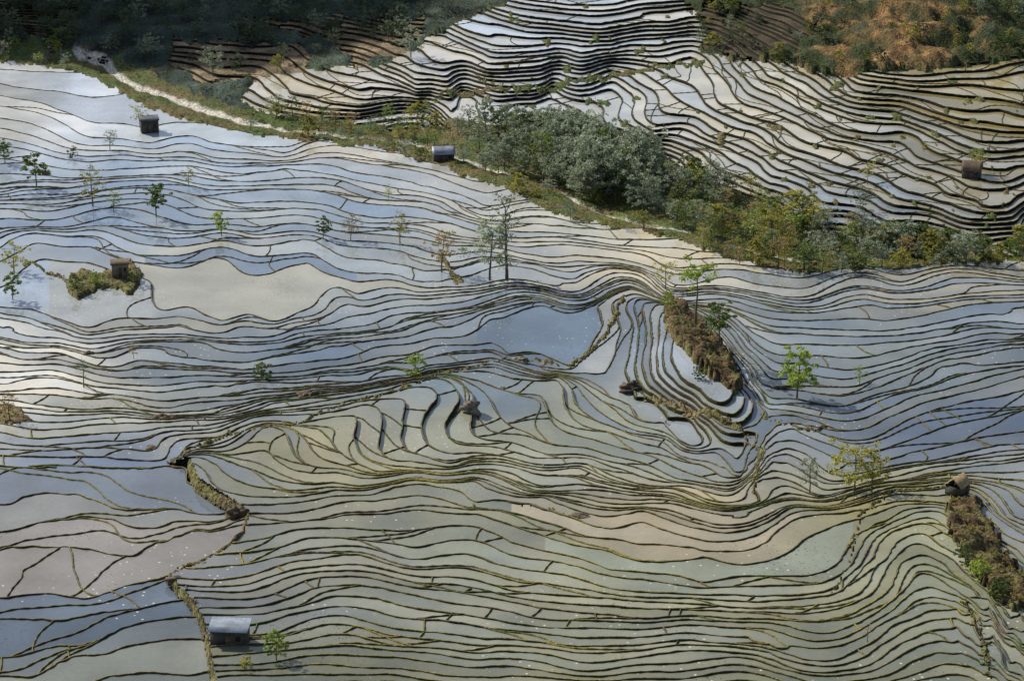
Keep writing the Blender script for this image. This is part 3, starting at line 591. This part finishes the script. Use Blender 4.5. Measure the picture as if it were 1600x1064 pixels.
kk=[('wide','shade',121),('wide','shade',122),('wide','grey',113),('round','shade',123),('bush','shade',124)]
for q in range(150):
    u=R.uniform(-10,700); v=R.uniform(-5,np.interp(u,[0,200,400,700],[62,88,115,40]))
    if 280<u<470 and v>65 and R.random()<.8: continue
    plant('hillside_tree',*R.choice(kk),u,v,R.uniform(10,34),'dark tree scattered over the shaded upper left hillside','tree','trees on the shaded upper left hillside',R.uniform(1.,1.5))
for q in range(150):
    u=R.uniform(1090,1610); v=R.uniform(-5,np.interp(u,[1090,1300,1600],[70,112,80]))
    if 1320<u<1480 and R.random()<.75: continue
    plant('hillside_bush',*R.choice(kk+[('bush','yellow',112),('bush','dark',111),('wide','dark',103)]),u,v,R.uniform(7,22),'low bush scattered over the brown upper right hillside','bush','bushes on the upper right hillside',R.uniform(1.,1.5))
cells=np.argwhere(cm); cells=cells[RS.permutation(len(cells))]
inf=(AA[cells[:,0],cells[:,1]]>-100)&(AA[cells[:,0],cells[:,1]]<1700); cells=cells[inf][:20000]
cx=XX[cells[:,0],cells[:,1]]+RS.randn(len(cells))*.3; cy=YY[cells[:,0],cells[:,1]]+RS.randn(len(cells))*.3; cz=zG[cells[:,0],cells[:,1]]
sdc=SD[cells[:,0],cells[:,1]]; sid=side[cells[:,0],cells[:,1]]; nearc=(sid==0)|(sid==3); tlc=wildTL[cells[:,0],cells[:,1]]; rk=(knoll|brs)[cells[:,0],cells[:,1]]; trc=wildTR[cells[:,0],cells[:,1]]
ok=(sdc>np.where(AA[cells[:,0],cells[:,1]]<420,8,6))&~(nearc&(RS.rand(len(cells))<.5))&~(rk&(RS.rand(len(cells))<.4))&~(trc&(RS.rand(len(cells))<.5)); cx,cy,cz,nearc,tlc=cx[ok],cy[ok],cz[ok],nearc[ok],tlc[ok]
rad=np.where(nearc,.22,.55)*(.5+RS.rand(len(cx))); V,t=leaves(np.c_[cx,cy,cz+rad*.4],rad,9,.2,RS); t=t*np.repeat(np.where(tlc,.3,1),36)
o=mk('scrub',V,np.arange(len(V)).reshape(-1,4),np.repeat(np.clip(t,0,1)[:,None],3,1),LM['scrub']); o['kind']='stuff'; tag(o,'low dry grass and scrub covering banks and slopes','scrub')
# ------------------------------------------------------------------ huts, mounds
def simple(name,c,rough=.85,ns=4,var=.35,metal=0):
    m,nt,b=newmat(name); n=nt.nodes.new('ShaderNodeTexNoise'); n.inputs['Scale'].default_value=ns; n.inputs['Detail'].default_value=6; cr=nt.nodes.new('ShaderNodeValToRGB'); cr.color_ramp.elements[0].position=.3; cr.color_ramp.elements[1].position=.7
    cr.color_ramp.elements[0].color=(*[x*(1-var) for x in c],1); cr.color_ramp.elements[1].color=(*[x*(1+var) for x in c],1); nt.links.new(n.outputs[0],cr.inputs[0]); nt.links.new(cr.outputs[0],b.inputs['Base Color']); b.inputs['Roughness'].default_value=rough; b.inputs['Metallic'].default_value=metal; return m
M_tin=simple('weathered_roof_sheet',(.24,.28,.33),.5,3,.35); M_dtin=simple('dark_roof_sheet',(.10,.11,.12),.6,3,.3); M_wall=simple('dark_mud_wall',(.06,.055,.045)); M_stone=simple('rough_stone',(.22,.18,.13),.9,3,.5); M_thatch=simple('straw_thatch',(.33,.24,.12),.95,5,.35); M_wood=simple('old_timber',(.12,.08,.05)); M_hole=simple('dark_opening',(.015,.013,.01))
def box(x0,x1,y0,y1,z0,z1):
    V=[(x,y,z) for z in(z0,z1) for y in(y0,y1) for x in(x0,x1)]; return V,[(0,2,3,1),(4,5,7,6),(0,1,5,4),(2,6,7,3),(0,4,6,2),(1,3,7,5)]
def boxes(bs):
    V=[];Fc=[]
    for b_ in bs: v,f=box(*b_); o=len(V); V+=v; Fc+=[tuple(i+o for i in x) for x in f]
    return V,Fc
def hut(u,v,wpx,label,kind='tin',rz=.1,dr=.75,hr=.55,mt=None):
    X,Y,z=ground_at([u],[v],ZTOP); e=bpy.data.objects.new('field_hut',None); COL.objects.link(e); e.location=(float(X[0]),float(Y[0]),float(z[0])); e.rotation_euler=(0,0,rz); tag(e,label,'hut')
    pm=(float(Y[0])*ct+(HC-float(z[0]))*st)/F; w=wpx*pm; d=w*dr; h=w*hr; t=.12
    hw=w/2; dw=w*.09
    bs=[(-hw,-dw,-d/2,-d/2+t,-.5,h),(dw,hw,-d/2,-d/2+t,-.5,h),(-dw,dw,-d/2,-d/2+t,h*.72,h),(-hw,hw,d/2-t,d/2,-.5,h*.82),(-hw,-hw+t,-d/2+t,d/2-t,-.5,h*.82),(hw-t,hw,-d/2+t,d/2-t,-.5,h*.82)]
    V,Fc=boxes(bs); mk('wall',V,Fc,None,M_wall if kind!='stone' else M_stone,e)
    V,Fc=boxes([(-dw+.02,dw-.02,-d/2+.03,-d/2+.08,-.1,h*.7)]); mk('door',V,Fc,None,M_wood,e)
    V,Fc=boxes([(hw*.4,hw*.7,-d/2-.03,-d/2-.004,h*.4,h*.7)]); mk('window',V,Fc,None,M_hole,e)
    mt=mt or (M_thatch if kind=='thatch' else M_tin); ov=w*.06
    if kind in('flat','stone'):
        n=16; V=[];Fc=[]
        for i in range(n+1):
            x=-hw-ov+(w+2*ov)*i/n; zz=.03*(i%2)
            V+=[(x,-d/2-ov,h+zz+.02),(x,d/2+ov,h*1.18+zz),(x,-d/2-ov,h+zz-.04),(x,d/2+ov,h*1.18+zz-.06)]
        for i in range(n): a=i*4; Fc+=[(a,a+4,a+5,a+1),(a+2,a+3,a+7,a+6),(a,a+2,a+6,a+4),(a+1,a+5,a+7,a+3)]
    else:
        rh=w*(.42 if kind=='thatch' else .25); n=8; V=[];Fc=[]
        for i in range(n+1):
            x=-hw-ov+(w+2*ov)*i/n; jj=R.uniform(-.05,.05)
            V+=[(x,-d/2-ov,h*.92+jj*.3),(x,0,h+rh),(x,d/2+ov,h*.92+jj*.3),(x,d/2+ov,h*.84),(x,0,h+rh-.14),(x,-d/2-ov,h*.84)]
        for i in range(n):
            a=i*6
            for r in range(6): s=(r+1)%6; Fc.append((a+r,a+6+r,a+6+s,a+s))
        Fc+=[(0,1,4,5),(1,2,3,4),(n*6+5,n*6+4,n*6+1,n*6),(n*6+4,n*6+3,n*6+2,n*6+1)]
    mk('roof',V,Fc,None,mt,e)
    return e
hut(360,1003,56,'dark walled hut with pale blue grey metal roof at the bottom left','flat',-.08,.6,.5)
hut(234,206,27,'dark square hut with a grey roof on the upper left ponds','flat',.25,.7,.75,M_dtin)
hut(693,250,32,'small hut with a pale grey gabled roof beside the creek','gable',.1,.8,.45)
hut(188,428,26,'ruined brown hut on the overgrown island at the left','stone',.2,.7,.7,M_wood)
hut(1496,765,30,'little thatched hut with a steep straw roof above the right slope','thatch',.9,.9,.4)
hut(1518,276,28,'dark thatched hut among the far right terraces','thatch',-.3,.8,.5,M_wood)
def rockpile(u,v,wpx,label,mat,flat=.6,name='rock_pile'):
    X,Y,z=ground_at([u],[v],ZTOP); X,Y,z=float(X[0]),float(Y[0]),float(z[0]); pm=(Y*ct+(HC-z)*st)/F; w=wpx*pm; V=[];Fc=[]
    nu,nv=26,12
    for i in range(nv+1):
        for j in range(nu):
            th=math.pi/2*i/nv; ph=2*math.pi*j/nu; r=w/2*math.cos(th)
            x,y,zz=r*math.cos(ph),r*math.sin(ph)*.8,w*.5*flat*math.sin(th)
            k=1+.40*float(perlin(np.array(x*1.0+u),np.array(y*1.0+zz*1.7+v),5))+.22*float(perlin(np.array(x*3+u),np.array(y*3+zz*4),6)); V.append((x*k,y*k,zz*k-.15 if i else -.5))
    for i in range(nv):
        for j in range(nu): Fc.append((i*nu+j,i*nu+(j+1)%nu,(i+1)*nu+(j+1)%nu,(i+1)*nu+j))
    o=mk(name,V,Fc,None,mat); o.location=(X,Y,z); tag(o,label,'mound')
M_soil=simple('brown_soil',(.12,.085,.055),.95,2.5,.7)
rockpile(372,806,40,'dark rock heap at the corner of the left ponds',M_soil,.8)
rockpile(735,642,32,'pale stone mound standing in the central ponds',M_stone,1.1)
rockpile(985,610,40,'brown rock mound below the knoll',M_soil,.7)
rockpile(484,620,40,'brown rocky mound at centre left beside a pond',M_soil,.5)
rockpile(812,565,26,'small tan mound on the spur path',M_stone,.6)
rockpile(258,655,36,'low brown mound in the dense left terraces',M_soil,.5)
rockpile(784,606,11,'tiny grey rock in the blue central pond',M_stone,.7,'rock')
rockpile(240,700,30,'flat brown hump above the spur path at left',M_soil,.35)
rockpile(138,552,16,'small dark rock in the upper dense terraces at left',M_soil,.6,'rock')
rockpile(72,272,14,'brown lump beside the dark tree at the left edge',M_soil,.8)
rockpile(905,805,34,'low brown grassy hump by the brown pond',M_soil,.2)
rockpile(650,748,30,'low dry hump on the dark bank below the central fan',M_soil,.2)
rockpile(272,905,30,'low rocky corner of the stepped lower left bank',M_soil,.4)
# ------------------------------------------------------------------ light and camera
sd=Vector((sdh[0]*math.cos(SE),sdh[1]*math.cos(SE),math.sin(SE))).normalized()
L=bpy.data.lights.new('sun','SUN'); L.energy=5.0; L.angle=math.radians(.5); L.color=(1,.94,.83); lo=bpy.data.objects.new('sun',L); COL.objects.link(lo); lo.rotation_euler=sd.to_track_quat('Z','Y').to_euler()
W=bpy.data.worlds.new('World'); SC.world=W; W.use_nodes=True; nt=W.node_tree; sky=nt.nodes.new('ShaderNodeTexSky'); sky.sky_type='NISHITA'; sky.sun_disc=False; sky.sun_elevation=SE; sky.sun_rotation=math.atan2(sd.x,sd.y); sky.altitude=1500; sky.dust_density=4.0
bg=nt.nodes['Background']; bg.inputs[1].default_value=.12; hsn=nt.nodes.new('ShaderNodeHueSaturation'); hsn.inputs['Saturation'].default_value=.8; nt.links.new(sky.outputs[0],hsn.inputs['Color']); nt.links.new(hsn.outputs[0],bg.inputs[0])
cd=bpy.data.cameras.new('camera'); cd.lens=36/(2*math.tan(math.radians(12.5))); cd.sensor_width=36; cd.clip_end=12000; cd.clip_start=1
co=bpy.data.objects.new('camera',cd); COL.objects.link(co); co.location=(0,0,HC); co.rotation_euler=(math.radians(90-21),0,0); SC.camera=co
SC.view_settings.view_transform='Standard'; SC.view_settings.look='None'
